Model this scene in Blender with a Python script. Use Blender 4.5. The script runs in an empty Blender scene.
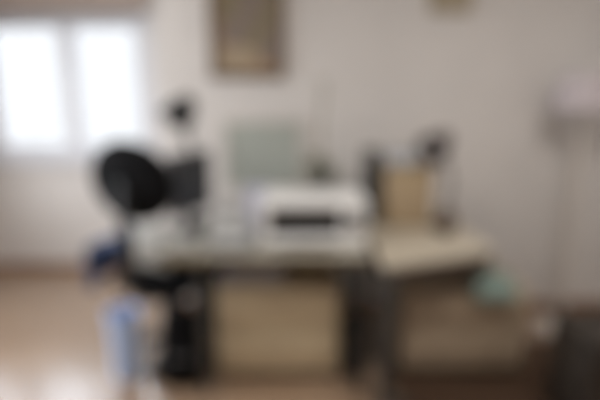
import bpy, bmesh, math, random
from mathutils import Vector, Matrix
random.seed(7)
R = math.radians
PI = math.pi
SC = bpy.context.scene
COL = SC.collection

# ---------------------------------------------------------------- camera, world, lights, exposure
cd = bpy.data.cameras.new('camera')
cam = bpy.data.objects.new('camera', cd)
COL.objects.link(cam)
cam.location = (0, 0, 1.45)
cam.rotation_euler = (R(90 - 12), 0, 0)
cd.sensor_width = 36.0
cd.lens = 27.6
cd.clip_start = 0.02
cd.dof.use_dof = True              # the photograph is out of focus: the lens is focused close in front of it
cd.dof.focus_distance = 0.22
cd.dof.aperture_fstop = 1.85
SC.camera = cam

w = bpy.data.worlds.new('overcast_sky')
SC.world = w
w.use_nodes = True
bg = w.node_tree.nodes['Background']
bg.inputs[0].default_value = (0.93, 0.96, 1.0, 1)
bg.inputs[1].default_value = 1.15


def area(name, loc, rot, sx, sy, power, color):
    l = bpy.data.lights.new(name, 'AREA')
    l.shape = 'RECTANGLE'
    l.size, l.size_y = sx, sy
    l.energy = power
    l.color = color
    o = bpy.data.objects.new(name, l)
    o.location = loc
    o.rotation_euler = rot
    COL.objects.link(o)
    return o


area('window_daylight', (-2.22, 4.02, 1.58), (R(-90), 0, 0), 1.9, 1.05, 38, (0.82, 0.90, 1.0))
area('side_fill_light', (-3.42, 2.3, 1.25), (0, R(-90), 0), 1.8, 1.8, 110, (0.88, 0.94, 1.0))  # unseen fill from the left, added to brighten floor and walls
area('ceiling_fill_light', (-1.7, 1.6, 2.5), (0, 0, 0), 0.9, 0.9, 22, (1.0, 0.97, 0.95))  # unseen overhead fill, added to lift the left half of the room
area('second_ceiling_fill_light', (1.1, 1.0, 2.5), (0, 0, 0), 0.9, 0.9, 24, (1.0, 0.97, 0.94))  # second overhead fill, added to brighten the right side

SC.view_settings.view_transform = 'Standard'
SC.view_settings.look = 'None'
SC.view_settings.gamma = 1.0
SC.view_settings.use_curve_mapping = False
SC.view_settings.exposure = 0.0
SC.cycles.use_denoising = True
SC.cycles.max_bounces = 10
SC.cycles.caustics_reflective = False
SC.cycles.caustics_refractive = False


# ---------------------------------------------------------------- materials
def lin(c):
    c = c / 255.0
    return c / 12.92 if c <= 0.04045 else ((c + 0.055) / 1.055) ** 2.4


def rgb(r, g, b):
    return (lin(r), lin(g), lin(b), 1.0)


MATS = {}


def mat(name, c, rough=0.6, var=0.06, scale=9.0, metal=0.0, bump=0.0, coat=0.0, spec=0.5):
    if name in MATS:
        return MATS[name]
    m = bpy.data.materials.new(name)
    m.use_nodes = True
    nt = m.node_tree
    b = nt.nodes['Principled BSDF']
    tc = nt.nodes.new('ShaderNodeTexCoord')
    nz = nt.nodes.new('ShaderNodeTexNoise')
    nz.inputs['Scale'].default_value = scale
    nz.inputs['Detail'].default_value = 4
    nt.links.new(tc.outputs['Object'], nz.inputs['Vector'])
    cr = nt.nodes.new('ShaderNodeValToRGB')
    base = rgb(*c)
    cr.color_ramp.elements[0].position = 0.3
    cr.color_ramp.elements[1].position = 0.7
    cr.color_ramp.elements[0].color = tuple(max(0, v * (1 - var)) for v in base[:3]) + (1,)
    cr.color_ramp.elements[1].color = tuple(min(1, v * (1 + var)) for v in base[:3]) + (1,)
    nt.links.new(nz.outputs['Fac'], cr.inputs['Fac'])
    nt.links.new(cr.outputs['Color'], b.inputs['Base Color'])
    b.inputs['Roughness'].default_value = rough
    b.inputs['Metallic'].default_value = metal
    b.inputs['Specular IOR Level'].default_value = spec
    b.inputs['Coat Weight'].default_value = coat
    if bump:
        n2 = nt.nodes.new('ShaderNodeTexNoise')
        n2.inputs['Scale'].default_value = scale * 12
        nt.links.new(tc.outputs['Object'], n2.inputs['Vector'])
        bp = nt.nodes.new('ShaderNodeBump')
        bp.inputs['Strength'].default_value = bump
        bp.inputs['Distance'].default_value = 0.004
        nt.links.new(n2.outputs['Fac'], bp.inputs['Height'])
        nt.links.new(bp.outputs['Normal'], b.inputs['Normal'])
    MATS[name] = m
    return m


def wood(name, c1, c2, rough=0.4, scale=(1.0, 12.0, 12.0), coat=0.0):
    m = bpy.data.materials.new(name)
    m.use_nodes = True
    nt = m.node_tree
    b = nt.nodes['Principled BSDF']
    tc = nt.nodes.new('ShaderNodeTexCoord')
    mp = nt.nodes.new('ShaderNodeMapping')
    mp.inputs['Scale'].default_value = scale
    nz = nt.nodes.new('ShaderNodeTexNoise')
    nz.inputs['Scale'].default_value = 3
    nz.inputs['Detail'].default_value = 6
    cr = nt.nodes.new('ShaderNodeValToRGB')
    cr.color_ramp.elements[0].color = rgb(*c1)
    cr.color_ramp.elements[1].color = rgb(*c2)
    cr.color_ramp.elements[0].position = 0.3
    cr.color_ramp.elements[1].position = 0.72
    nt.links.new(tc.outputs['Object'], mp.inputs['Vector'])
    nt.links.new(mp.outputs['Vector'], nz.inputs['Vector'])
    nt.links.new(nz.outputs['Fac'], cr.inputs['Fac'])
    nt.links.new(cr.outputs['Color'], b.inputs['Base Color'])
    b.inputs['Roughness'].default_value = rough
    b.inputs['Coat Weight'].default_value = coat
    b.inputs['Coat Roughness'].default_value = 0.2
    return m


def parquet():
    m = bpy.data.materials.new('oak_plank_floor')
    m.use_nodes = True
    nt = m.node_tree
    b = nt.nodes['Principled BSDF']
    tc = nt.nodes.new('ShaderNodeTexCoord')
    br = nt.nodes.new('ShaderNodeTexBrick')
    br.inputs['Scale'].default_value = 1.0
    br.inputs['Brick Width'].default_value = 1.2
    br.inputs['Row Height'].default_value = 0.11
    br.inputs['Mortar Size'].default_value = 0.0018
    br.inputs['Color1'].default_value = rgb(158, 133, 110)
    br.inputs['Color2'].default_value = rgb(144, 119, 97)
    br.inputs['Mortar'].default_value = rgb(84, 58, 40)
    mp = nt.nodes.new('ShaderNodeMapping')
    mp.inputs['Scale'].default_value = (1.2, 18, 1)
    nz = nt.nodes.new('ShaderNodeTexNoise')
    nz.inputs['Scale'].default_value = 3
    nz.inputs['Detail'].default_value = 6
    mx = nt.nodes.new('ShaderNodeMixRGB')
    mx.blend_type = 'OVERLAY'
    mx.inputs['Fac'].default_value = 0.35
    nt.links.new(tc.outputs['Object'], br.inputs['Vector'])
    nt.links.new(tc.outputs['Object'], mp.inputs['Vector'])
    nt.links.new(mp.outputs['Vector'], nz.inputs['Vector'])
    nt.links.new(br.outputs['Color'], mx.inputs['Color1'])
    nt.links.new(nz.outputs['Fac'], mx.inputs['Color2'])
    nt.links.new(mx.outputs['Color'], b.inputs['Base Color'])
    b.inputs['Roughness'].default_value = 0.34
    b.inputs['Coat Weight'].default_value = 1.0
    b.inputs['Coat IOR'].default_value = 1.8
    b.inputs['Coat Roughness'].default_value = 0.22
    return m


def painting():
    m = bpy.data.materials.new('abstract_brown_painting')
    m.use_nodes = True
    nt = m.node_tree
    b = nt.nodes['Principled BSDF']
    tc = nt.nodes.new('ShaderNodeTexCoord')
    mp = nt.nodes.new('ShaderNodeMapping')
    mp.inputs['Scale'].default_value = (1.3, 1, 0.8)
    vo = nt.nodes.new('ShaderNodeTexVoronoi')
    vo.distance = 'CHEBYCHEV'
    vo.inputs['Scale'].default_value = 4.2
    cr = nt.nodes.new('ShaderNodeValToRGB')
    cr.color_ramp.interpolation = 'CONSTANT'
    e = cr.color_ramp.elements
    e[0].position = 0.0
    e[0].color = rgb(128, 114, 104)
    e[1].position = 0.3
    e[1].color = rgb(164, 138, 108)
    for p, c in ((0.5, (128, 116, 92)), (0.68, (164, 146, 122)), (0.85, (104, 90, 82))):
        k = e.new(p)
        k.color = rgb(*c)
    nt.links.new(tc.outputs['Object'], mp.inputs['Vector'])
    nt.links.new(mp.outputs['Vector'], vo.inputs['Vector'])
    sp = nt.nodes.new('ShaderNodeSeparateColor')
    nt.links.new(vo.outputs['Color'], sp.inputs['Color'])
    nt.links.new(sp.outputs['Red'], cr.inputs['Fac'])
    nt.links.new(cr.outputs['Color'], b.inputs['Base Color'])
    b.inputs['Roughness'].default_value = 0.7
    return m


def glass():
    m = bpy.data.materials.new('window_glass')
    m.use_nodes = True
    nt = m.node_tree
    nt.nodes.remove(nt.nodes['Principled BSDF'])
    t = nt.nodes.new('ShaderNodeBsdfTransparent')
    g = nt.nodes.new('ShaderNodeBsdfGlossy')
    g.inputs['Roughness'].default_value = 0.02
    fr = nt.nodes.new('ShaderNodeFresnel')
    fr.inputs['IOR'].default_value = 1.35
    mx = nt.nodes.new('ShaderNodeMixShader')
    nt.links.new(fr.outputs[0], mx.inputs[0])
    nt.links.new(t.outputs[0], mx.inputs[1])
    nt.links.new(g.outputs[0], mx.inputs[2])
    nt.links.new(mx.outputs[0], nt.nodes['Material Output'].inputs[0])
    return m


WALL = mat('painted_plaster_wall', (216, 211, 207), 0.85, 0.03, 3, bump=0.15)
CEIL = mat('ceiling_paint', (226, 222, 216), 0.9, 0.02, 3)
FLOOR = parquet()
WHITE_FRAME = mat('white_window_paint', (222, 222, 226), 0.45, 0.02)
GLASS = glass()
BASEB = wood('brown_baseboard_wood', (130, 96, 70), (150, 114, 86), 0.5, (10, 1, 10))
TAUPE = mat('taupe_blind_fabric', (176, 160, 150), 0.9, 0.06, 30, bump=0.3)
BLACK_FAB = mat('black_chair_fabric', (17, 17, 19), 0.95, 0.15, 40, bump=0.4, spec=0.15)
BLACK_PL = mat('black_plastic', (26, 27, 28), 0.45, 0.1)
BLACK_MET = mat('black_metal', (34, 34, 35), 0.4, 0.1, metal=0.3)
DARK_STEEL = mat('dark_grey_steel', (72, 70, 67), 0.5, 0.1, metal=0.2)
CHROME = mat('brushed_steel', (170, 170, 172), 0.3, 0.04, metal=1.0)
DENIM = mat('blue_denim', (56, 72, 108), 0.9, 0.15, 40, bump=0.4)
LGREY_FAB = mat('light_grey_fabric', (196, 194, 188), 0.9, 0.05, 30, bump=0.4)
BLUE_PL = mat('light_blue_plastic', (186, 208, 246), 0.5, 0.05)
DESK_TOP = mat('pale_grey_laminate', (188, 184, 172), 0.45, 0.04, 20)
DESK_EDGE = wood('olive_brown_wood_edge', (104, 92, 70), (124, 110, 84), 0.5, (1, 14, 14))
CREAM = mat('cream_enamel', (206, 190, 160), 0.5, 0.03)
CREAM_TOP = mat('cream_laminate', (192, 182, 165), 0.45, 0.04, 16)
CREAM_DIM = mat('beige_enamel', (168, 150, 128), 0.55, 0.04)
DARK_WOOD = wood('dark_brown_wood', (56, 46, 36), (76, 63, 49), 0.5, (12, 12, 1))
WHITE_PL = mat('white_plastic', (240, 240, 239), 0.4, 0.02)
GREY_PL = mat('grey_plastic', (150, 150, 150), 0.45, 0.04)
CHAR_PL = mat('charcoal_plastic', (60, 60, 60), 0.4, 0.08)
PAPER = mat('white_paper', (172, 172, 171), 0.85, 0.03, 30)
LILAC = mat('lilac_white_card', (206, 208, 228), 0.8, 0.02)
BOARD = mat('pale_grey_green_felt', (172, 176, 168), 0.9, 0.04, 20)
LEAF = mat('dusty_green_leaf', (134, 136, 116), 0.55, 0.15, 10)
STEM = mat('brown_green_stem', (122, 112, 84), 0.7, 0.1)
SOIL = mat('dark_potting_soil', (52, 42, 34), 0.95, 0.3, 60, bump=0.6)
POT = mat('grey_ceramic', (110, 110, 106), 0.5, 0.05)
TAN = mat('tan_cardboard', (172, 152, 124), 0.85, 0.06, 20)
TAPE = mat('pale_packing_tape', (184, 164, 128), 0.35, 0.04)
BROWN_LAMP = mat('dark_brown_enamel', (66, 56, 54), 0.45, 0.08)
JAR = mat('brown_glazed_clay', (92, 76, 62), 0.4, 0.15)
TEAL = mat('teal_towel', (132, 150, 142), 0.95, 0.1, 50, bump=0.5)
BLUEGREY = mat('slate_blue_card', (156, 160, 186), 0.7, 0.06)
LAMP_SHADE = mat('lilac_grey_linen', (186, 176, 178), 0.9, 0.04, 40, bump=0.3)
PALE_MET = mat('pale_painted_metal', (206, 198, 190), 0.5, 0.03)
FRAME_WOOD = wood('brown_picture_frame', (98, 80, 66), (118, 98, 82), 0.5, (12, 12, 1))
PALE_FRAME = wood('pale_frame_wood', (150, 138, 116), (168, 154, 130), 0.5, (1, 12, 12))
WENGE = wood('blackish_brown_wood', (36, 30, 25), (52, 43, 34), 0.6, (12, 12, 1))
ART = painting()
FILL_EMIT = bpy.data.materials.new('fill_panel_glow')  # glow of the added ceiling panels
FILL_EMIT.use_nodes = True
_b = FILL_EMIT.node_tree.nodes['Principled BSDF']
_b.inputs['Emission Color'].default_value = (1, 0.92, 0.82, 1)
_b.inputs['Emission Strength'].default_value = 2.0


# ---------------------------------------------------------------- mesh helpers
def box(bm, cx, cy, cz, sx, sy, sz, bev=0.0, seg=2, M=None):
    r = bmesh.ops.create_cube(bm, size=1.0)
    vs = r['verts']
    bmesh.ops.scale(bm, vec=(sx, sy, sz), verts=vs)
    if bev:
        es = list({e for v in vs for e in v.link_edges})
        g = bmesh.ops.bevel(bm, geom=es, offset=bev, segments=seg, affect='EDGES', profile=0.5)
        vs = list({v for f in g['faces'] for v in f.verts} | {v for v in vs if v.is_valid})
    bmesh.ops.translate(bm, vec=(cx, cy, cz), verts=vs)
    if M is not None:
        bmesh.ops.transform(bm, matrix=M, verts=vs)
    return vs


def b2(bm, x0, x1, y0, y1, z0, z1, bev=0.0, seg=2):
    return box(bm, (x0 + x1) / 2, (y0 + y1) / 2, (z0 + z1) / 2, x1 - x0, y1 - y0, z1 - z0, bev, seg)


def tube(bm, pts, rad, n=12, cap=True):
    """a round bar through points; rad is one number or one per point"""
    pts = [Vector(p) for p in pts]
    rs = rad if isinstance(rad, (list, tuple)) else [rad] * len(pts)
    rings = []
    ref = None
    for i, p in enumerate(pts):
        d = (pts[min(i + 1, len(pts) - 1)] - pts[max(i - 1, 0)]).normalized()
        if ref is None:
            ref = Vector((1, 0, 0)) if abs(d.x) < 0.9 else Vector((0, 1, 0))
        a = (ref - d * ref.dot(d)).normalized()
        c = d.cross(a)
        ref = a
        rings.append([bm.verts.new(p + (a * math.cos(2 * PI * k / n) + c * math.sin(2 * PI * k / n)) * rs[i]) for k in range(n)])
    for q in range(len(rings) - 1):
        for k in range(n):
            bm.faces.new((rings[q][k], rings[q][(k + 1) % n], rings[q + 1][(k + 1) % n], rings[q + 1][k]))
    if cap:
        bm.faces.new(list(reversed(rings[0])))
        bm.faces.new(rings[-1])


def lathe(bm, prof, cx=0, cy=0, cz=0, n=32, M=None):
    """profile of (radius, z), turned about z"""
    vs = []
    rings = []
    for r, z in prof:
        if r < 1e-5:
            v = [bm.verts.new((cx, cy, cz + z))]
        else:
            v = [bm.verts.new((cx + r * math.cos(2 * PI * k / n), cy + r * math.sin(2 * PI * k / n), cz + z)) for k in range(n)]
        rings.append(v)
        vs += v
    for a, b in zip(rings, rings[1:]):
        for k in range(n):
            k2 = (k + 1) % n
            if len(a) == 1 and len(b) == 1:
                continue
            if len(a) == 1:
                bm.faces.new((a[0], b[k2], b[k]))
            elif len(b) == 1:
                bm.faces.new((a[k], a[k2], b[0]))
            else:
                bm.faces.new((a[k], a[k2], b[k2], b[k]))
    if M is not None:
        bmesh.ops.transform(bm, matrix=M, verts=vs)
    return vs


def prism(bm, poly, z0, z1):
    lo = [bm.verts.new((x, y, z0)) for x, y in poly]
    hi = [bm.verts.new((x, y, z1)) for x, y in poly]
    n = len(poly)
    bm.faces.new(list(reversed(lo)))
    bm.faces.new(hi)
    for k in range(n):
        bm.faces.new((lo[k], lo[(k + 1) % n], hi[(k + 1) % n], hi[k]))


def obj(name, bm, m, parent=None, smooth=True, subsurf=0):
    bmesh.ops.recalc_face_normals(bm, faces=bm.faces[:])
    me = bpy.data.meshes.new(name)
    bm.to_mesh(me)
    bm.free()
    me.materials.append(m)
    if smooth:
        for p in me.polygons:
            p.use_smooth = True
        try:
            me.set_sharp_from_angle(angle=R(38))
        except Exception:
            pass
    o = bpy.data.objects.new(name, me)
    COL.objects.link(o)
    if subsurf:
        s = o.modifiers.new('subsurf', 'SUBSURF')
        s.levels = s.render_levels = subsurf
    if parent is not None:
        o.parent = parent
    return o


def tag(o, label, cat, group=None):
    o['label'] = label
    o['category'] = cat
    if group:
        o['group'] = group
    return o


def thing(name, label, cat, loc=(0, 0, 0), rz=0, group=None):
    o = bpy.data.objects.new(name, None)
    o.empty_display_size = 0.05
    COL.objects.link(o)
    o.location = loc
    o.rotation_euler = (0, 0, rz)
    return tag(o, label, cat, group)


def struct(name, bm, m, parent=None, smooth=False):
    o = obj(name, bm, m, parent, smooth)
    if parent is None:
        o['kind'] = 'structure'
    return o


def B():
    return bmesh.new()


# ---------------------------------------------------------------- the room
XL, XR, YB, YA, YP, XP, ZC, T = -3.3, 2.2, -2.2, 3.85, 3.05, -0.90, 2.62, 0.12
bm = B(); b2(bm, XL - T, XR + T, YB - T, YA + T, -0.1, 0); struct('floor', bm, FLOOR)
bm = B(); b2(bm, XL - T, XR + T, YB - T, YA + T, ZC, ZC + 0.1); struct('ceiling', bm, CEIL)
# wall with the window (recess at the left), opening WX0..WX1, WZ0..WZ1
WX0, WX1, WZ0, WZ1 = -3.2, -1.20, 0.975, 2.14
bm = B()
b2(bm, XL - T, WX0, YA, YA + T, 0, ZC); b2(bm, WX1, XP + T, YA, YA + T, 0, ZC)
b2(bm, WX0, WX1, YA, YA + T, 0, WZ0); b2(bm, WX0, WX1, YA, YA + T, WZ1, ZC)
struct('wall_back', bm, WALL)
bm = B(); b2(bm, XP, XR + T, YP, YP + T, 0, ZC); struct('wall_front', bm, WALL)
bm = B(); b2(bm, XP, XP + T, YP + T, YA, 0, ZC); struct('wall_recess', bm, WALL)
bm = B(); b2(bm, XR, XR + T, YB - T, YP, 0, ZC); struct('wall_right', bm, WALL)
bm = B(); b2(bm, XL - T, XR + T, YB - T, YB, 0, ZC); struct('wall_rear', bm, WALL)
SY0, SY1, SZ0, SZ1 = 1.35, 3.25, 0.32, 2.16
bm = B()
b2(bm, XL - T, XL, YB, SY0, 0, ZC); b2(bm, XL - T, XL, SY1, YA, 0, ZC)
b2(bm, XL - T, XL, SY0, SY1, 0, SZ0); b2(bm, XL - T, XL, SY0, SY1, SZ1, ZC)
struct('wall_left', bm, WALL)
bm = B(); b2(bm, XL, XP, YA - 0.015, YA, 0, 0.07, 0.004); struct('baseboard_back', bm, BASEB)
bm = B(); b2(bm, XP, XR, YP - 0.015, YP, 0, 0.07, 0.004); struct('baseboard_front', bm, BASEB)


def window(name, x0, x1, z0, z1, bars, M=Matrix()):
    """casement window in the x-z plane, outer face towards +y, built at y 0..0.1"""
    fw = 0.05
    bm = B()
    for a in ((x0, x1, z0, z0 + fw), (x0, x1, z1 - fw, z1), (x0, x0 + fw, z0 + fw, z1 - fw), (x1 - fw, x1, z0 + fw, z1 - fw)):
        b2(bm, a[0], a[1], 0.02, 0.09, a[2], a[3], 0.005, 1)
    bmesh.ops.transform(bm, matrix=M, verts=bm.verts[:])
    root = struct(name, bm, WHITE_FRAME)
    xs = [x0 + fw] + bars + [x1 - fw]
    for xa, xb in zip(xs, xs[1:]):
        xa2, xb2, s = xa + 0.002, xb - 0.002, 0.074
        bm = B()
        za, zb = z0 + fw + 0.002, z1 - fw - 0.002
        for a in ((xa2, xb2, za, za + s), (xa2, xb2, zb - s, zb), (xa2, xa2 + s, za + s, zb - s), (xb2 - s, xb2, za + s, zb - s)):
            b2(bm, a[0], a[1], 0.005, 0.055, a[2], a[3], 0.006, 1)
        bmesh.ops.transform(bm, matrix=M, verts=bm.verts[:])
        sash = obj('sash', bm, WHITE_FRAME, root)
        bm = B(); b2(bm, xa2 + s, xb2 - s, 0.028, 0.034, za + s, zb - s)
        bmesh.ops.transform(bm, matrix=M, verts=bm.verts[:])
        obj('pane', bm, GLASS, sash, smooth=False)
    bm = B(); box(bm, xs[1] - 0.02, -0.012, (z0 + z1) / 2 - 0.05, 0.012, 0.03, 0.11, 0.004)
    bmesh.ops.transform(bm, matrix=M, verts=bm.verts[:])
    obj('handle', bm, CHROME, root)
    bm = B(); b2(bm, x0 - 0.05, x1 + 0.05, -0.07, 0.02, z0 - 0.03, z0 + 0.002, 0.006)
    bmesh.ops.transform(bm, matrix=M, verts=bm.verts[:])
    obj('sill', bm, WHITE_FRAME, root)
    return root


window('window_1', WX0, WX1, WZ0, WZ1, [-2.53, -1.865], Matrix.Translation((0, YA, 0)))
window('added_side_window', SY0, SY1, SZ0, SZ1, [2.3], Matrix.Translation((XL, 0, 0)) @ Matrix.Rotation(R(90), 4, 'Z'))  # unseen side window, added and sized for the fill from the left

# rolled-down edge of the blind above the window
t = thing('roller_blind', 'taupe brown roller blind drawn up above the bright window', 'blind', (-2.17, YA - 0.06, 2.11))
bm = B(); tube(bm, [(-1.02, 0, 0.19), (1.02, 0, 0.19)], 0.045, 24); obj('roll', bm, TAUPE, t)
bm = B(); b2(bm, -1.00, 1.00, -0.046, -0.043, 0.03, 0.19); obj('blind_fabric', bm, TAUPE, t)
bm = B(); b2(bm, -1.00, 1.00, -0.054, -0.036, 0.0, 0.034, 0.006); obj('bottom_bar', bm, FRAME_WOOD, t)
for s in (-1, 1):
    bm = B(); b2(bm, s * 1.03 - 0.008, s * 1.03 + 0.008, -0.05, 0.06, 0.13, 0.25, 0.004); obj('bracket', bm, GREY_PL, t)

# glowing ceiling panels, added out of view to go with the fill lights
for x, y, lab in ((-1.7, 1.6, 'flat square fill panel added on the ceiling, nearer the window'), (1.1, 1.0, 'flat square fill panel added on the ceiling, farther from the window')):
    t = thing('ceiling_fill_panel', lab, 'lamp', (x, y, ZC), 0, 'ceiling fill panels')
    bm = B(); b2(bm, -0.48, 0.48, -0.48, 0.48, -0.05, 0, 0.006); obj('housing', bm, WHITE_PL, t)
    bm = B(); b2(bm, -0.44, 0.44, -0.44, 0.44, -0.062, -0.05); obj('diffuser', bm, FILL_EMIT, t)

# ---------------------------------------------------------------- the black chair at the left
CH = thing('office_chair', 'black swivel office chair with a large round backrest, left of the desk', 'chair', (-0.73, 2.455, 0), R(-20))
# local axes: +y is where the sitter looks
bm = B()
box(bm, 0, 0.0, 0.50, 0.44, 0.46, 0.095, 0.04, 4)
for v in bm.verts:
    v.co.z += -0.10 * max(0, v.co.y - 0.12) + 0.10 * (v.co.x ** 2)
obj('seat', bm, BLACK_FAB, CH)
# round padded backrest, leaning back a little
bm = B()
prof = [(0.0, -0.056), (0.08, -0.055), (0.14, -0.051), (0.185, -0.042), (0.208, -0.026), (0.217, 0.0), (0.209, 0.022), (0.186, 0.040), (0.14, 0.050), (0.07, 0.054), (0.0, 0.055)]
Mb = Matrix.Translation((0, -0.27, 1.07)) @ Matrix.Rotation(R(8), 4, 'X') @ Matrix.Rotation(R(90), 4, 'X') @ Matrix.Diagonal((1.12, 0.94, 1, 1))
lathe(bm, prof, n=48, M=Mb)
for v in bm.verts:                      # wraps gently round the sitter
    v.co.y += 0.28 * v.co.x ** 2
bk = obj('backrest', bm, BLACK_FAB, CH)
bm = B()
pts = [Mb @ Vector((math.cos(a) * 0.216, math.sin(a) * 0.216, 0)) for a in [2 * PI * k / 40 for k in range(41)]]
pts = [Vector((p.x, p.y + 0.28 * p.x ** 2, p.z)) for p in pts]
tube(bm, pts, 0.006, 8, cap=False); obj('piping', bm, BLACK_PL, bk)
bm = B()
tube(bm, [(0, -0.06, 0.44), (0, -0.20, 0.44), (0, -0.285, 0.50), (0, -0.325, 0.68), (0, -0.335, 0.90), (0, -0.325, 1.08)], [0.026, 0.03, 0.034, 0.034, 0.03, 0.024], 12)
obj('back_bracket', bm, BLACK_PL, CH)
for s in (-1, 1):
    bm = B(); box(bm, s * 0.285, -0.02, 0.672, 0.075, 0.26, 0.035, 0.014, 3); ar = obj('armrest', bm, BLACK_PL, CH)
    bm = B(); tube(bm, [(s * 0.18, -0.02, 0.448), (s * 0.27, -0.02, 0.455), (s * 0.285, -0.02, 0.50), (s * 0.285, -0.02, 0.66)], [0.018, 0.02, 0.022, 0.02], 10)
    obj('arm_post', bm, BLACK_PL, ar)
bm = B(); box(bm, 0, -0.02, 0.43, 0.24, 0.30, 0.05, 0.012); tube(bm, [(0.1, 0.05, 0.43), (0.25, 0.07, 0.425)], 0.007, 8)
obj('tilt_mechanism', bm, BLACK_MET, CH)
bm = B(); lathe(bm, [(0, 0.07), (0.070, 0.07), (0.070, 0.20), (0.062, 0.21), (0.062, 0.31), (0.052, 0.32), (0.052, 0.42), (0, 0.42)], n=24)
obj('gas_column', bm, BLACK_PL, CH)
for k in range(5):
    a = R(72 * k + 66)
    d = Vector((math.cos(a), math.sin(a), 0))
    n_ = Vector((-d.y, d.x, 0))
    bm = B()
    tube(bm, [d * 0.03 + Vector((0, 0, 0.115)), d * 0.12 + Vector((0, 0, 0.112)), d * 0.262 + Vector((0, 0, 0.082))], [0.034, 0.03, 0.02], 10)
    lg = obj('leg', bm, BLACK_PL, CH)
    bm = B()
    c = d * 0.25
    for s in (-1, 1):
        p0 = c + n_ * (s * 0.008) + Vector((0, 0, 0.03)); p1 = c + n_ * (s * 0.026) + Vector((0, 0, 0.03))
        tube(bm, [p0, p1], 0.03, 16)
    tube(bm, [c + Vector((0, 0, 0.045)), c + Vector((0, 0, 0.082))], 0.008, 8)
    obj('caster', bm, CHAR_PL, lg)


def chair_world(x, y, z=0):
    c, s = math.cos(R(-20)), math.sin(R(-20))
    return (-0.73 + x * c - y * s, 2.455 + x * s + y * c, z)


# jacket draped over the left armrest
def draped(name, L, W, drop_a, drop_b, loc, rz, m, label, cat, thick=0.014, seed=1):
    rnd = random.Random(seed)
    bm = B()
    nu, nv = 22, 16
    tot = drop_a + W + drop_b
    grid = []
    for i in range(nu + 1):
        s = tot * i / nu
        row = []
        for j in range(nv + 1):
            y = L * (j / nv - 0.5)
            wob = 0.010 * math.sin(9 * j / nv * 2 + i * 0.5) + 0.006 * math.sin(17 * j / nv + 1.3 * i)
            if s < drop_a:
                x, z = -W / 2 - 0.012 - abs(wob), -(drop_a - s)
            elif s > drop_a + W:
                x, z = W / 2 + 0.012 + abs(wob), -(s - drop_a - W)
            else:
                x, z = -W / 2 + (s - drop_a), 0.012 + 0.35 * abs(wob)
            row.append(bm.verts.new((x, y * (1 + 0.05 * math.sin(i * 0.9)), z)))
        grid.append(row)
    for i in range(nu):
        for j in range(nv):
            bm.faces.new((grid[i][j], grid[i + 1][j], grid[i + 1][j + 1], grid[i][j + 1]))
    o = obj(name, bm, m)
    so = o.modifiers.new('solid', 'SOLIDIFY'); so.thickness = thick; so.offset = 1
    su = o.modifiers.new('sub', 'SUBSURF'); su.levels = su.render_levels = 1
    o.location = loc; o.rotation_euler = (0, 0, rz)
    return tag(o, label, cat)


jk = draped('denim_jacket', 0.38, 0.12, 0.20, 0.07, chair_world(-0.285, -0.05, 0.70), R(-20), DENIM,
       'dark blue denim jacket draped over the left armrest of the black chair', 'jacket', thick=0.026, seed=3)


bm = B()
tube(bm, [(-0.075, -0.10, -0.02), (-0.100, -0.12, -0.09), (-0.098, -0.125, -0.18), (-0.104, -0.13, -0.27)], [0.030, 0.036, 0.034, 0.030], 14)
obj('sleeve', bm, DENIM, jk)


def cushion(name, size, thick, M, m, label, cat):
    bm = B()
    n = 14
    top, bot = [], []
    for i in range(n + 1):
        rt, rb = [], []
        for j in range(n + 1):
            u, v = 2 * i / n - 1, 2 * j / n - 1
            h = thick * ((1 - u ** 4) * (1 - v ** 4)) ** 0.5
            k = 1 - 0.06 * (u * u * v * v) * 0 - 0.05 * ((1 - abs(u)) * abs(v) ** 3 + (1 - abs(v)) * abs(u) ** 3)
            x, y = u * size / 2 * k, v * size / 2 * k
            rt.append(bm.verts.new((x, y, h)))
            edge = i in (0, n) or j in (0, n)
            rb.append(rt[-1] if edge else bm.verts.new((x, y, -h)))
        top.append(rt); bot.append(rb)
    for i in range(n):
        for j in range(n):
            bm.faces.new((top[i][j], top[i + 1][j], top[i + 1][j + 1], top[i][j + 1]))
            bm.faces.new((bot[i][j], bot[i][j + 1], bot[i + 1][j + 1], bot[i + 1][j]))
    o = obj(name, bm, m)
    o.matrix_world = M
    return tag(o, label, cat)


cx, cy, _ = chair_world(-0.065, -0.06)
cushion('cushion', 0.25, 0.04, Matrix.Translation((cx, cy, 0.675)) @ Matrix.Rotation(R(-20), 4, 'Z') @ Matrix.Rotation(R(72), 4, 'X'), LGREY_FAB,
        'light grey square cushion propped on the seat of the black chair', 'cushion')

# slim light blue bin on the floor
t = thing('waste_bin', 'slim light blue plastic waste bin on the floor left of the chair', 'bin', (-0.935, 2.25, 0))
bm = B()
lathe(bm, [(0, 0.004), (0.062, 0.004), (0.066, 0.0), (0.068, 0.02), (0.082, 0.36), (0.087, 0.365), (0.087, 0.375), (0.079, 0.372), (0.065, 0.02), (0, 0.015)], n=32)
obj('bin_body', bm, BLUE_PL, t)
bm = B(); pts = [(0.086 * math.cos(2 * PI * k / 32), 0.086 * math.sin(2 * PI * k / 32), 0.372) for k in range(33)]
tube(bm, pts, 0.006, 8, cap=False); obj('rim', bm, BLUE_PL, t)

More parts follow.
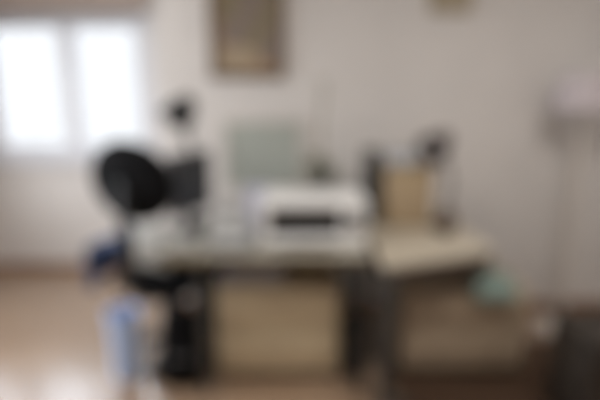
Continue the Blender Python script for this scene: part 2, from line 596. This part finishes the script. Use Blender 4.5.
# ---------------------------------------------------------------- main desk
DX0, DX1, DY0, DY1, DZ = -0.68, 0.33, 2.05, 2.82, 0.74
t = thing('desk', 'pale grey topped desk with a brown front edge below the framed picture', 'desk', ((DX0 + DX1) / 2, (DY0 + DY1) / 2, 0))
hx, hy = (DX1 - DX0) / 2, (DY1 - DY0) / 2
bm = B(); b2(bm, -hx, hx, -hy + 0.02, hy, DZ - 0.032, DZ, 0.004); obj('tabletop', bm, DESK_TOP, t)
bm = B(); b2(bm, -hx, hx, -hy, -hy + 0.02, DZ - 0.036, DZ + 0.001, 0.006); obj('front_edge', bm, DESK_EDGE, t)
bm = B(); b2(bm, -hx + 0.10, hx - 0.04, hy - 0.05, hy - 0.03, 0.49, DZ - 0.034, 0.003); obj('modesty_panel', bm, DESK_EDGE, t)
for x, y in ((hx - 0.03, -hy + 0.06), (hx - 0.03, hy - 0.08), (-hx + 0.02, hy - 0.08), (-hx + 0.205, -hy + 0.045)):
    bm = B(); box(bm, x, y, (DZ - 0.033) / 2, 0.035, 0.035, DZ - 0.033, 0.005); obj('leg', bm, DARK_STEEL, t)

# drawer cabinet under the desk
t = thing('drawer_cabinet', 'wide cream drawer cabinet standing under the pale grey desk', 'cabinet', (-0.118, 2.42, 0))
bm = B(); b2(bm, -0.32, 0.32, -0.20, 0.20, 0.03, 0.53, 0.010); obj('body', bm, CREAM, t)
bm = B(); b2(bm, -0.30, 0.30, -0.18, 0.18, 0.0, 0.03); obj('plinth', bm, DARK_STEEL, t)
for z0, z1 in ((0.05, 0.275), (0.29, 0.515)):
    bm = B(); b2(bm, -0.305, 0.305, -0.216, -0.200, z0, z1, 0.005); dr = obj('drawer', bm, CREAM, t)
    bm = B(); tube(bm, [(-0.07, -0.216, z1 - 0.06), (-0.07, -0.238, z1 - 0.06), (0.07, -0.238, z1 - 0.06), (0.07, -0.216, z1 - 0.06)], 0.005, 8)
    obj('handle', bm, CREAM_DIM, dr)

# folders lying on the cabinet
for i, (x, y, rz, m, lab) in enumerate((
        (-0.26, 2.345, 4, BLUEGREY, 'grey blue folder lying at the left on the cream cabinet, lowest of three'),
        (-0.22, 2.335, -6, mat('lilac_grey_card', (176, 176, 194), 0.8, 0.04), 'lilac grey folder lying between two others on the cream cabinet'),
        (-0.24, 2.345, 8, mat('navy_card', (136, 142, 172), 0.8, 0.04), 'mid blue folder on top of the folder pile on the cream cabinet'))):
    f = thing('folder', lab, 'folder', (x, y, 0.531 + i * 0.036), R(rz), 'folders on the cream cabinet')
    bm = B(); b2(bm, -0.155, 0.155, -0.115, 0.115, 0.0, 0.003); b2(bm, -0.155, 0.155, -0.115, 0.115, 0.031, 0.034); b2(bm, -0.158, -0.153, -0.115, 0.115, 0, 0.034)
    obj('cover', bm, m, f)
    bm = B(); b2(bm, -0.15, 0.145, -0.108, 0.108, 0.003, 0.031); obj('papers', bm, PAPER, f)

# black waste basket under the desk, right of the cabinet
t = thing('waste_basket', 'black wastepaper basket on the floor right of the cream cabinet', 'bin', (0.30, 2.31, 0))
bm = B()
lathe(bm, [(0, 0.006), (0.066, 0.006), (0.070, 0.0), (0.072, 0.02), (0.086, 0.27), (0.090, 0.275), (0.090, 0.283), (0.083, 0.280), (0.069, 0.02), (0, 0.014)], n=32)
obj('basket_body', bm, BLACK_PL, t)
bm = B(); pts = [(0.089 * math.cos(2 * PI * k / 32), 0.089 * math.sin(2 * PI * k / 32), 0.281) for k in range(33)]
tube(bm, pts, 0.005, 8, cap=False); obj('rim', bm, CHAR_PL, t)

# backpack on the floor between chair and cabinet
t = thing('backpack', 'black backpack standing on the floor against the foot of the office chair', 'backpack', (-0.612, 2.185, 0), R(6))
bm = B(); box(bm, 0, 0, 0.205, 0.23, 0.115, 0.41, 0.05, 4)
for v in bm.verts:
    k = 1 - 0.22 * max(0, (v.co.z - 0.18) / 0.22) ** 2
    v.co.x *= k; v.co.y *= k
obj('bag_body', bm, BLACK_FAB, t)
bm = B(); box(bm, 0, -0.062, 0.13, 0.18, 0.04, 0.19, 0.018, 3); fpk = obj('front_pocket', bm, BLACK_FAB, t)
bm = B(); tube(bm, [(-0.055, -0.083, 0.19), (0.055, -0.083, 0.19)], 0.0035, 6); obj('zip', bm, GREY_PL, fpk)
bm = B(); tube(bm, [(-0.03, 0.03, 0.39), (-0.028, 0.03, 0.42), (0.028, 0.03, 0.42), (0.03, 0.03, 0.39)], 0.006, 8); obj('top_handle', bm, BLACK_PL, t)
for q in (-1, 1):
    bm = B(); tube(bm, [(q * 0.045, 0.05, 0.36), (q * 0.055, 0.075, 0.28), (q * 0.06, 0.072, 0.14), (q * 0.065, 0.05, 0.05)], 0.011, 8); obj('shoulder_strap', bm, BLACK_FAB, t)

# computer tower at the wall behind the chair
t = thing('computer_tower', 'black computer tower on the floor by the wall, behind the office chair', 'computer', (-0.53, 2.85, 0))
bm = B(); b2(bm, -0.10, 0.10, -0.10, 0.17, 0.015, 0.46, 0.008); obj('case', bm, BLACK_PL, t)
bm = B(); b2(bm, -0.097, 0.097, -0.118, -0.10, 0.02, 0.455, 0.006); fp = obj('front_panel', bm, CHAR_PL, t)
bm = B(); b2(bm, -0.075, 0.075, -0.122, -0.118, 0.37, 0.41, 0.001); obj('disc_drive', bm, BLACK_PL, fp)
bm = B(); lathe(bm, [(0, 0.006), (0.010, 0.006), (0.012, 0), (0, 0)], M=Matrix.Translation((0, -0.118, 0.32)) @ Matrix.Rotation(R(90), 4, 'X'), n=16); obj('power_button', bm, GREY_PL, fp)
for x in (-0.08, 0.08):
    for y in (-0.07, 0.14):
        bm = B(); lathe(bm, [(0, 0), (0.012, 0), (0.012, 0.016), (0, 0.016)], x, y, 0, 12); obj('foot', bm, CHAR_PL, t)

# monitor at the left end of the desk, turned almost edge-on
t = thing('monitor', 'black computer monitor turned sideways on the left end of the desk', 'monitor', (-0.60, 2.50, DZ), R(68))
bm = B(); box(bm, 0, 0, 0.28, 0.36, 0.035, 0.33, 0.008); obj('housing', bm, mat('dark_grey_plastic', (92, 90, 91), 0.5, 0.06), t)
bm = B(); box(bm, 0, 0.022, 0.28, 0.22, 0.03, 0.2, 0.012); obj('rear_cover', bm, CHAR_PL, t)
bm = B(); b2(bm, -0.165, 0.165, -0.0185, -0.0172, 0.13, 0.43); obj('screen', bm, mat('dark_screen_glass', (50, 52, 56), 0.25, 0.02), t)
bm = B(); box(bm, 0, 0.035, 0.11, 0.05, 0.02, 0.21, 0.005); obj('stand', bm, BLACK_PL, t)
bm = B(); lathe(bm, [(0, 0), (0.085, 0), (0.088, 0.008), (0.06, 0.014), (0, 0.016)], 0, 0.02, 0, 32); obj('foot', bm, BLACK_PL, t)


def desk_lamp(label, loc, rz, m, base_r, stem, head_p, head_dir, head_s, name='desk_lamp'):
    t = thing(name, label, 'lamp', loc, rz)
    bm = B(); lathe(bm, [(0, 0), (base_r, 0), (base_r, 0.012), (base_r * 0.85, 0.022), (0.02, 0.028), (0, 0.028)], n=32); obj('base', bm, m, t)
    bm = B(); tube(bm, stem, 0.0105, 12); obj('stem', bm, m, t)
    for p in stem[1:-1]:
        bm = B(); lathe(bm, [(0, -0.018), (0.017, -0.014), (0.019, 0), (0.017, 0.014), (0, 0.018)], *p, n=16); obj('joint', bm, m, t)
    q = Vector((0, 0, 1)).rotation_difference(Vector(head_dir).normalized()).to_matrix().to_4x4()
    M = Matrix.Translation(head_p) @ q @ Matrix.Scale(head_s, 4)
    bm = B()
    lathe(bm, [(0.0, -0.075), (0.022, -0.075), (0.034, -0.066), (0.046, -0.04), (0.068, 0.0), (0.080, 0.05), (0.083, 0.075), (0.078, 0.075), (0.064, 0.002), (0.042, -0.036), (0, -0.06)], n=36, M=M)
    sh = obj('lamp_shade', bm, m, t)
    bm = B(); lathe(bm, [(0, -0.055), (0.014, -0.05), (0.016, -0.02), (0.030, 0.012), (0.034, 0.034), (0.024, 0.056), (0, 0.064)], n=20, M=M)
    obj('bulb', bm, WHITE_PL, sh)
    return t


desk_lamp('black desk lamp with a round head rising behind the office chair', (-0.575, 2.70, DZ), 0, BLACK_MET, 0.075,
          [(0, 0, 0.02), (-0.03, -0.02, 0.30), (-0.085, -0.06, 0.60)], (-0.085, -0.08, 0.665), (-0.55, -0.25, -0.75), 1.2)

# loose paper stacks, tissue box, calendar on the desk
def papers(label, x, y, z, sx, sy, h, rz, m, seed):
    rnd = random.Random(seed)
    bm = B()
    n = max(3, int(h / 0.005))
    for k in range(n):
        a = R(rz + rnd.uniform(-5, 5))
        box(bm, rnd.uniform(-.006, .006), rnd.uniform(-.006, .006), h * (k + 0.5) / n, sx, sy, h / n * 0.98, M=Matrix.Rotation(a, 4, 'Z'))
    o = obj('paper_stack', bm, m, smooth=False)
    o.location = (x, y, z)
    return tag(o, label, 'papers', 'paper stacks on the desk')


papers('low stack of light grey papers on the left front corner of the desk', -0.585, 2.19, DZ + 0.001, 0.17, 0.22, 0.03, 6, mat('grey_paper', (168, 166, 160), 0.85, 0.04), 1)
papers('white paper stack on the desk just left of the printer', -0.335, 2.24, DZ + 0.001, 0.20, 0.27, 0.055, -8, PAPER, 2)

t = thing('tissue_box', 'white box with a raised tissue, on the desk between monitor and printer', 'box', (-0.40, 2.52, DZ), R(8))
bm = B(); b2(bm, -0.10, 0.10, -0.06, 0.06, 0, 0.085, 0.004); obj('carton', bm, WHITE_PL, t)
bm = B()
for k in range(3):
    a = k * 1.1
    vs = [bm.verts.new(p) for p in ((-0.05 * math.cos(a), -0.03 * math.sin(a), 0.086), (0.05 * math.cos(a), 0.03 * math.sin(a), 0.086), (0.035 * math.cos(a) + 0.01, 0.02, 0.15), (-0.02 * math.cos(a), -0.01, 0.165))]
    bm.faces.new(vs)
ti = obj('tissue', bm, PAPER, t); so = ti.modifiers.new('solid', 'SOLIDIFY'); so.thickness = 0.002

t = thing('desk_calendar', 'lilac white tent calendar standing on the desk behind the printer', 'calendar', (-0.235, 2.64, DZ), R(6))
bm = B()
for s in (-1, 1):
    box(bm, 0, 0, 0, 0.15, 0.004, 0.24, M=Matrix.Translation((0, s * 0.035, 0.118)) @ Matrix.Rotation(R(s * 16), 4, 'X'))
obj('easel_card', bm, LILAC, t)
bm = B()
for k in range(9):
    x = -0.06 + 0.015 * k
    pts = [(x, 0.012 * math.cos(a), 0.232 + 0.012 * math.sin(a)) for a in [2 * PI * q / 12 for q in range(13)]]
    tube(bm, pts, 0.0014, 6, cap=False)
obj('spiral_binding', bm, CHROME, t)

# printer
t = thing('printer', 'white office printer with a wide dark paper slot on the desk', 'printer', (0.065, 2.33, DZ), 0)
PW, PD, PH = 0.26, 0.19, 0.245
bm = B()
b2(bm, -PW, PW, -PD, PD, 0.012, 0.075, 0.012)                    # lower body
b2(bm, -PW, -0.215, -PD, PD, 0.07, 0.215, 0.008)                 # left cheek
b2(bm, 0.135, PW, -PD, PD, 0.07, 0.215, 0.008)                   # right cheek
b2(bm, -0.22, 0.14, -0.04, PD, 0.07, 0.215, 0.004)               # behind the slot
obj('body', bm, WHITE_PL, t)
bm = B(); b2(bm, -PW - 0.002, PW + 0.002, -PD - 0.004, PD, 0.213, PH, 0.012); li = obj('scanner_lid', bm, WHITE_PL, t)
bm = B(); b2(bm, -0.214, 0.134, -PD + 0.012, -0.041, 0.076, 0.212); obj('paper_slot', bm, CHAR_PL, t)
bm = B(); b2(bm, -0.20, 0.12, -PD - 0.05, -PD + 0.01, 0.060, 0.068, 0.003); obj('output_tray', bm, WHITE_PL, t)
bm = B(); b2(bm, 0.15, 0.245, -PD - 0.006, -PD + 0.004, 0.10, 0.195, 0.004); cp = obj('control_panel', bm, GREY_PL, t)
for k in range(3):
    bm = B(); lathe(bm, [(0, 0.004), (0.007, 0.004), (0.008, 0), (0, 0)], M=Matrix.Translation((0.17 + 0.027 * k, -PD - 0.006, 0.12)) @ Matrix.Rotation(R(90), 4, 'X'), n=12); obj('button', bm, WHITE_PL, cp)
bm = B(); b2(bm, 0.16, 0.235, -PD - 0.008, -PD - 0.005, 0.145, 0.185, 0.001); obj('display', bm, CHAR_PL, cp)
for x in (-0.23, 0.23):
    for y in (-0.16, 0.16):
        bm = B(); lathe(bm, [(0, 0), (0.012, 0), (0.012, 0.014), (0, 0.014)], x, y, 0, 10); obj('foot', bm, CHAR_PL, t)

# plant behind the printer
t = thing('potted_plant', 'dusty green potted plant with one tall stalk behind the printer', 'plant', (0.12, 2.68, DZ))
bm = B(); lathe(bm, [(0, 0), (0.062, 0), (0.066, 0.01), (0.088, 0.19), (0.094, 0.195), (0.094, 0.215), (0.085, 0.213), (0.082, 0.19), (0, 0.19)], n=32); obj('pot', bm, POT, t)
bm = B(); lathe(bm, [(0, 0.198), (0.05, 0.196), (0.083, 0.19)], n=24); obj('soil', bm, SOIL, t)
bm = B()
stalk = [Vector((0, 0, 0.19)), Vector((0.008, 0.0, 0.36)), Vector((-0.004, 0.0, 0.55)), Vector((0.012, 0.0, 0.72)), Vector((0.004, 0, 0.84))]
tube(bm, stalk, [0.011, 0.009, 0.008, 0.006, 0.003], 8); st = obj('stalk', bm, STEM, t)


def leaf(bm, base, az, el, L, W):
    d = Vector((math.cos(az) * math.cos(el), math.sin(az) * math.cos(el), math.sin(el)))
    side = Vector((-math.sin(az), math.cos(az), 0))
    rows = []
    for i in range(7):
        s = i / 6
        p = base + d * (L * s) + Vector((0, 0, -0.45 * L * s * s))
        ww = W * math.sin(PI * min(0.98, 0.06 + 0.94 * s)) ** 0.8
        up = Vector((0, 0, 0.18 * ww))
        rows.append((bm.verts.new(p - side * ww + up), bm.verts.new(p), bm.verts.new(p + side * ww + up)))
    for a, b in zip(rows, rows[1:]):
        bm.faces.new((a[0], a[1], b[1], b[0])); bm.faces.new((a[1], a[2], b[2], b[1]))


rnd = random.Random(4)
spots = [(Vector((rnd.uniform(-.03, .03), rnd.uniform(-.03, .03), rnd.uniform(0.20, 0.34))), rnd.uniform(0, 2 * PI), rnd.uniform(0.5, 1.25), rnd.uniform(0.14, 0.22), rnd.uniform(0.018, 0.03)) for _ in range(40)]
spots += [(stalk[3] + Vector((0, 0, 0.02 * k)), 2.4 * k, 0.7, 0.085, 0.012) for k in range(6)]
for s in spots:
    bm = B(); leaf(bm, *s); lf = obj('leaf', bm, LEAF, t)
    so = lf.modifiers.new('solid', 'SOLIDIFY'); so.thickness = 0.0015

# slim dark loudspeaker
t = thing('loudspeaker', 'slim dark grey loudspeaker standing on the corner table left of the cardboard box', 'speaker', (0.428, 2.72, DZ), R(0))
bm = B(); b2(bm, -0.052, 0.052, -0.065, 0.065, 0, 0.44, 0.008); obj('cabinet', bm, mat('mid_grey_lacquer', (92, 90, 86), 0.5, 0.05), t)
bm = B(); b2(bm, -0.046, 0.046, -0.069, -0.065, 0.02, 0.43, 0.002); gr = obj('grille', bm, mat('grey_speaker_cloth', (74, 73, 70), 0.9, 0.08, 40), t)
for z, r in ((0.36, 0.034), (0.24, 0.036)):
    bm = B(); lathe(bm, [(r, 0), (r, 0.003), (r * 0.8, 0.002), (r * 0.3, -0.002), (0, 0.002)], M=Matrix.Translation((0, -0.069, z)) @ Matrix.Rotation(R(90), 4, 'X'), n=24); obj('driver', bm, CHAR_PL, gr)

# ---------------------------------------------------------------- wall pieces
t = thing('framed_picture', 'large abstract picture in a brown frame on the wall above the desk', 'picture', (-0.335, YP, 1.70))
fx, fz0, fz1 = 0.235, -0.10, 0.62
bm = B()
for a in ((-fx, fx, fz0, fz0 + 0.04), (-fx, fx, fz1 - 0.04, fz1), (-fx, -fx + 0.04, fz0 + 0.04, fz1 - 0.04), (fx - 0.04, fx, fz0 + 0.04, fz1 - 0.04)):
    b2(bm, a[0], a[1], -0.03, 0, a[2], a[3], 0.004, 1)
obj('frame', bm, FRAME_WOOD, t)
bm = B(); b2(bm, -fx + 0.04, fx - 0.04, -0.014, -0.002, fz0 + 0.04, fz1 - 0.04); obj('canvas', bm, ART, t)

t = thing('notice_board', 'pale grey green felt notice board on the wall left of the plant', 'board', (-0.245, YP, 0.88))
bm = B()
for a in ((-0.26, 0.26, 0, 0.02), (-0.26, 0.26, 0.44, 0.46), (-0.26, -0.24, 0.02, 0.44), (0.24, 0.26, 0.02, 0.44)):
    b2(bm, a[0], a[1], -0.018, 0, a[2], a[3], 0.003, 1)
obj('frame', bm, PALE_MET, t)
bm = B(); b2(bm, -0.24, 0.24, -0.010, -0.002, 0.02, 0.44); obj('felt_panel', bm, BOARD, t)

t = thing('wall_frame', 'small pale wooden frame high on the wall at the top edge', 'picture', (0.93, YP, 1.99))
bm = B()
for a in ((-0.13, 0.13, 0, 0.03), (-0.13, 0.13, 0.27, 0.30), (-0.13, -0.10, 0.03, 0.27), (0.10, 0.13, 0.03, 0.27)):
    b2(bm, a[0], a[1], -0.02, 0, a[2], a[3], 0.003, 1)
obj('frame', bm, PALE_FRAME, t)
bm = B(); b2(bm, -0.10, 0.10, -0.008, -0.002, 0.03, 0.27); obj('print', bm, mat('sand_print', (176, 162, 140), 0.8, 0.12, 12), t)

# ---------------------------------------------------------------- right-hand table with slanted front
poly = [(0.37, 1.94), (0.96, 2.16), (0.96, 2.86), (0.37, 2.86)]
t = thing('corner_table', 'cream topped corner table with dark frame and slanted front, right of the desk', 'table', (0.66, 2.5, 0))
loc = lambda p: (p[0] - 0.66, p[1] - 2.5)
bm = B(); prism(bm, [loc(p) for p in poly], DZ - 0.028, DZ)
bmesh.ops.bevel(bm, geom=bm.edges[:], offset=0.004, segments=2, affect='EDGES'); obj('tabletop', bm, CREAM_TOP, t)
bm = B()
ap = [(0.385, 1.962), (0.945, 2.172), (0.945, 2.845), (0.385, 2.845)]
inn = [(0.41, 2.0), (0.92, 2.19), (0.92, 2.82), (0.41, 2.82)]
for k in range(4):
    q = [ap[k], ap[(k + 1) % 4], inn[(k + 1) % 4], inn[k]]
    prism(bm, [loc(p) for p in q], DZ - 0.13, DZ - 0.029)
obj('apron', bm, DARK_WOOD, t)
for x, y, s in ((0.415, 1.995, 0.062), (0.41, 2.82, 0.045), (0.92, 2.82, 0.045)):
    lx, ly = loc((x, y))
    bm = B(); box(bm, lx, ly, (DZ - 0.03) / 2, s, s, DZ - 0.03, 0.005)
    lg = obj('leg', bm, DARK_STEEL, t)
    bm = B(); box(bm, lx + (0.035 if s > 0.05 else 0), ly, 0.012, s + (0.09 if s > 0.05 else 0.01), s + 0.01, 0.024, 0.005); obj('foot', bm, DARK_STEEL, lg)

# cardboard box with folded cloth on it
t = thing('cardboard_box', 'tan cardboard box standing on the cream corner table', 'box', (0.628, 2.715, DZ), R(-1))
bm = B(); b2(bm, -0.135, 0.135, -0.13, 0.13, 0, 0.35, 0.003); obj('carton', bm, TAN, t)
bm = B(); b2(bm, -0.024, 0.024, -0.132, 0.132, 0.25, 0.3512); obj('tape', bm, TAPE, t)
for s in (-1, 1):
    bm = B(); b2(bm, -0.136, 0.136, s * 0.066 - 0.064, s * 0.066 + 0.064, 0.3515, 0.3545); obj('flap', bm, TAN, t)
o = draped('folded_cloth', 0.17, 0.20, 0.025, 0.025, (0.60, 2.715, DZ + 0.355 + 0.028), R(80), mat('cool_grey_cloth', (168, 170, 174), 0.9, 0.06, 40, bump=0.4),
           'folded light grey cloth lying on top of the cardboard box', 'cloth', thick=0.03)

desk_lamp('dark brown desk lamp with a tilted shade beside the cardboard box', (0.835, 2.60, DZ), 0, BROWN_LAMP, 0.07,
          [(0, 0, 0.02), (0.035, 0.03, 0.26), (-0.03, -0.02, 0.47)], (-0.065, -0.04, 0.485), (-0.75, -0.40, -0.55), 1.1)

t = thing('clay_jar', 'brown glazed clay jar with a lid, in front of the brown desk lamp', 'jar', (0.80, 2.44, DZ))
bm = B(); lathe(bm, [(0, 0), (0.036, 0), (0.05, 0.03), (0.054, 0.075), (0.044, 0.115), (0.034, 0.125), (0.036, 0.135), (0, 0.135)], n=32); obj('pot', bm, JAR, t)
bm = B(); lathe(bm, [(0, 0.136), (0.038, 0.136), (0.034, 0.146), (0.012, 0.152), (0.010, 0.162), (0.013, 0.17), (0, 0.174)], n=32); obj('lid', bm, JAR, t)

bm = B(); b2(bm, 0.49, 1.78, 1.66, 2.62, 0, 0.008, 0.003)  # thin dark brown sheet, added to darken the floor here
tag(obj('dark_floor_sheet', bm, mat('dark_brown_sheet', (72, 50, 32), 0.95, 0.15, 60, bump=0.6)), 'flat dark brown sheet on the floor under beige chest and dark side cabinet', 'mat')

# beige chest in front of / below the table
t = thing('storage_chest', 'low beige two-drawer chest on the floor under the corner table', 'chest', (0.87, 2.44, 0.009))
bm = B(); b2(bm, -0.33, 0.33, -0.20, 0.20, 0.03, 0.49, 0.010); obj('body', bm, CREAM_DIM, t)
bm = B(); b2(bm, -0.31, 0.31, -0.185, 0.18, 0, 0.03); obj('plinth', bm, DARK_WOOD, t)
for z0, z1 in ((0.045, 0.255), (0.27, 0.475)):
    bm = B(); b2(bm, -0.315, 0.315, -0.214, -0.200, z0, z1, 0.004); dr = obj('drawer', bm, CREAM_DIM, t)
    for x in (-0.16, 0.16):
        bm = B(); lathe(bm, [(0.006, 0), (0.006, 0.012), (0.014, 0.016), (0.014, 0.024), (0, 0.028)], M=Matrix.Translation((x, -0.214, (z0 + z1) / 2)) @ Matrix.Rotation(R(90), 4, 'X'), n=16); obj('knob', bm, JAR, dr)

o = draped('towel', 0.22, 0.20, 0.05, 0.012, (1.0, 2.313, 0.501 + 0.014), R(90), TEAL, 'teal towel lying on the right end of the beige chest, hanging over its front', 'towel', thick=0.02)

# ---------------------------------------------------------------- floor lamp and stool at the right edge
t = thing('floor_lamp', 'pale floor lamp with a lilac grey drum shade by the right wall', 'lamp', (1.70, 2.79, 0))
bm = B(); lathe(bm, [(0, 0), (0.14, 0), (0.14, 0.015), (0.12, 0.025), (0.02, 0.03), (0, 0.03)], n=36); obj('base', bm, PALE_MET, t)
bm = B(); tube(bm, [(0, 0, 0.02), (0, 0, 1.50)], 0.022, 14); obj('pole', bm, PALE_MET, t)
bm = B(); lathe(bm, [(0.15, 1.60), (0.19, 1.40), (0.187, 1.40), (0.147, 1.60), (0.15, 1.60)], n=40); sh = obj('lamp_shade', bm, LAMP_SHADE, t)
bm = B()
for k in range(3):
    a = 2 * PI * k / 3
    tube(bm, [(0, 0, 1.50), (0.168 * math.cos(a), 0.168 * math.sin(a), 1.50)], 0.003, 6)
obj('shade_ring', bm, PALE_MET, sh)
bm = B(); lathe(bm, [(0, 1.49), (0.014, 1.49), (0.03, 1.53), (0.032, 1.55), (0, 1.58)], n=20); obj('bulb', bm, WHITE_PL, sh)

t = thing('side_cabinet', 'small dark wooden side cabinet at the right edge of the photo', 'cabinet', (1.40, 1.86, 0.009), R(0))
bm = B(); b2(bm, -0.20, 0.20, -0.13, 0.15, 0.05, 0.455, 0.004); obj('body', bm, WENGE, t)
bm = B(); b2(bm, -0.215, 0.215, -0.155, 0.16, 0.455, 0.48, 0.005); obj('top', bm, WENGE, t)
for x in (-0.18, 0.18):
    for y in (-0.11, 0.13):
        bm = B(); tube(bm, [(x, y, 0.05), (x, y, 0.0)], [0.02, 0.014], 12); obj('foot', bm, WENGE, t)
for z0, z1 in ((0.065, 0.25), (0.265, 0.445)):
    bm = B(); b2(bm, -0.19, 0.19, -0.144, -0.13, z0, z1, 0.003); dr = obj('drawer', bm, WENGE, t)
    bm = B(); lathe(bm, [(0.005, 0), (0.005, 0.01), (0.012, 0.014), (0.012, 0.022), (0, 0.025)], M=Matrix.Translation((0, -0.144, (z0 + z1) / 2)) @ Matrix.Rotation(R(90), 4, 'X'), n=16); obj('knob', bm, CHROME, dr)
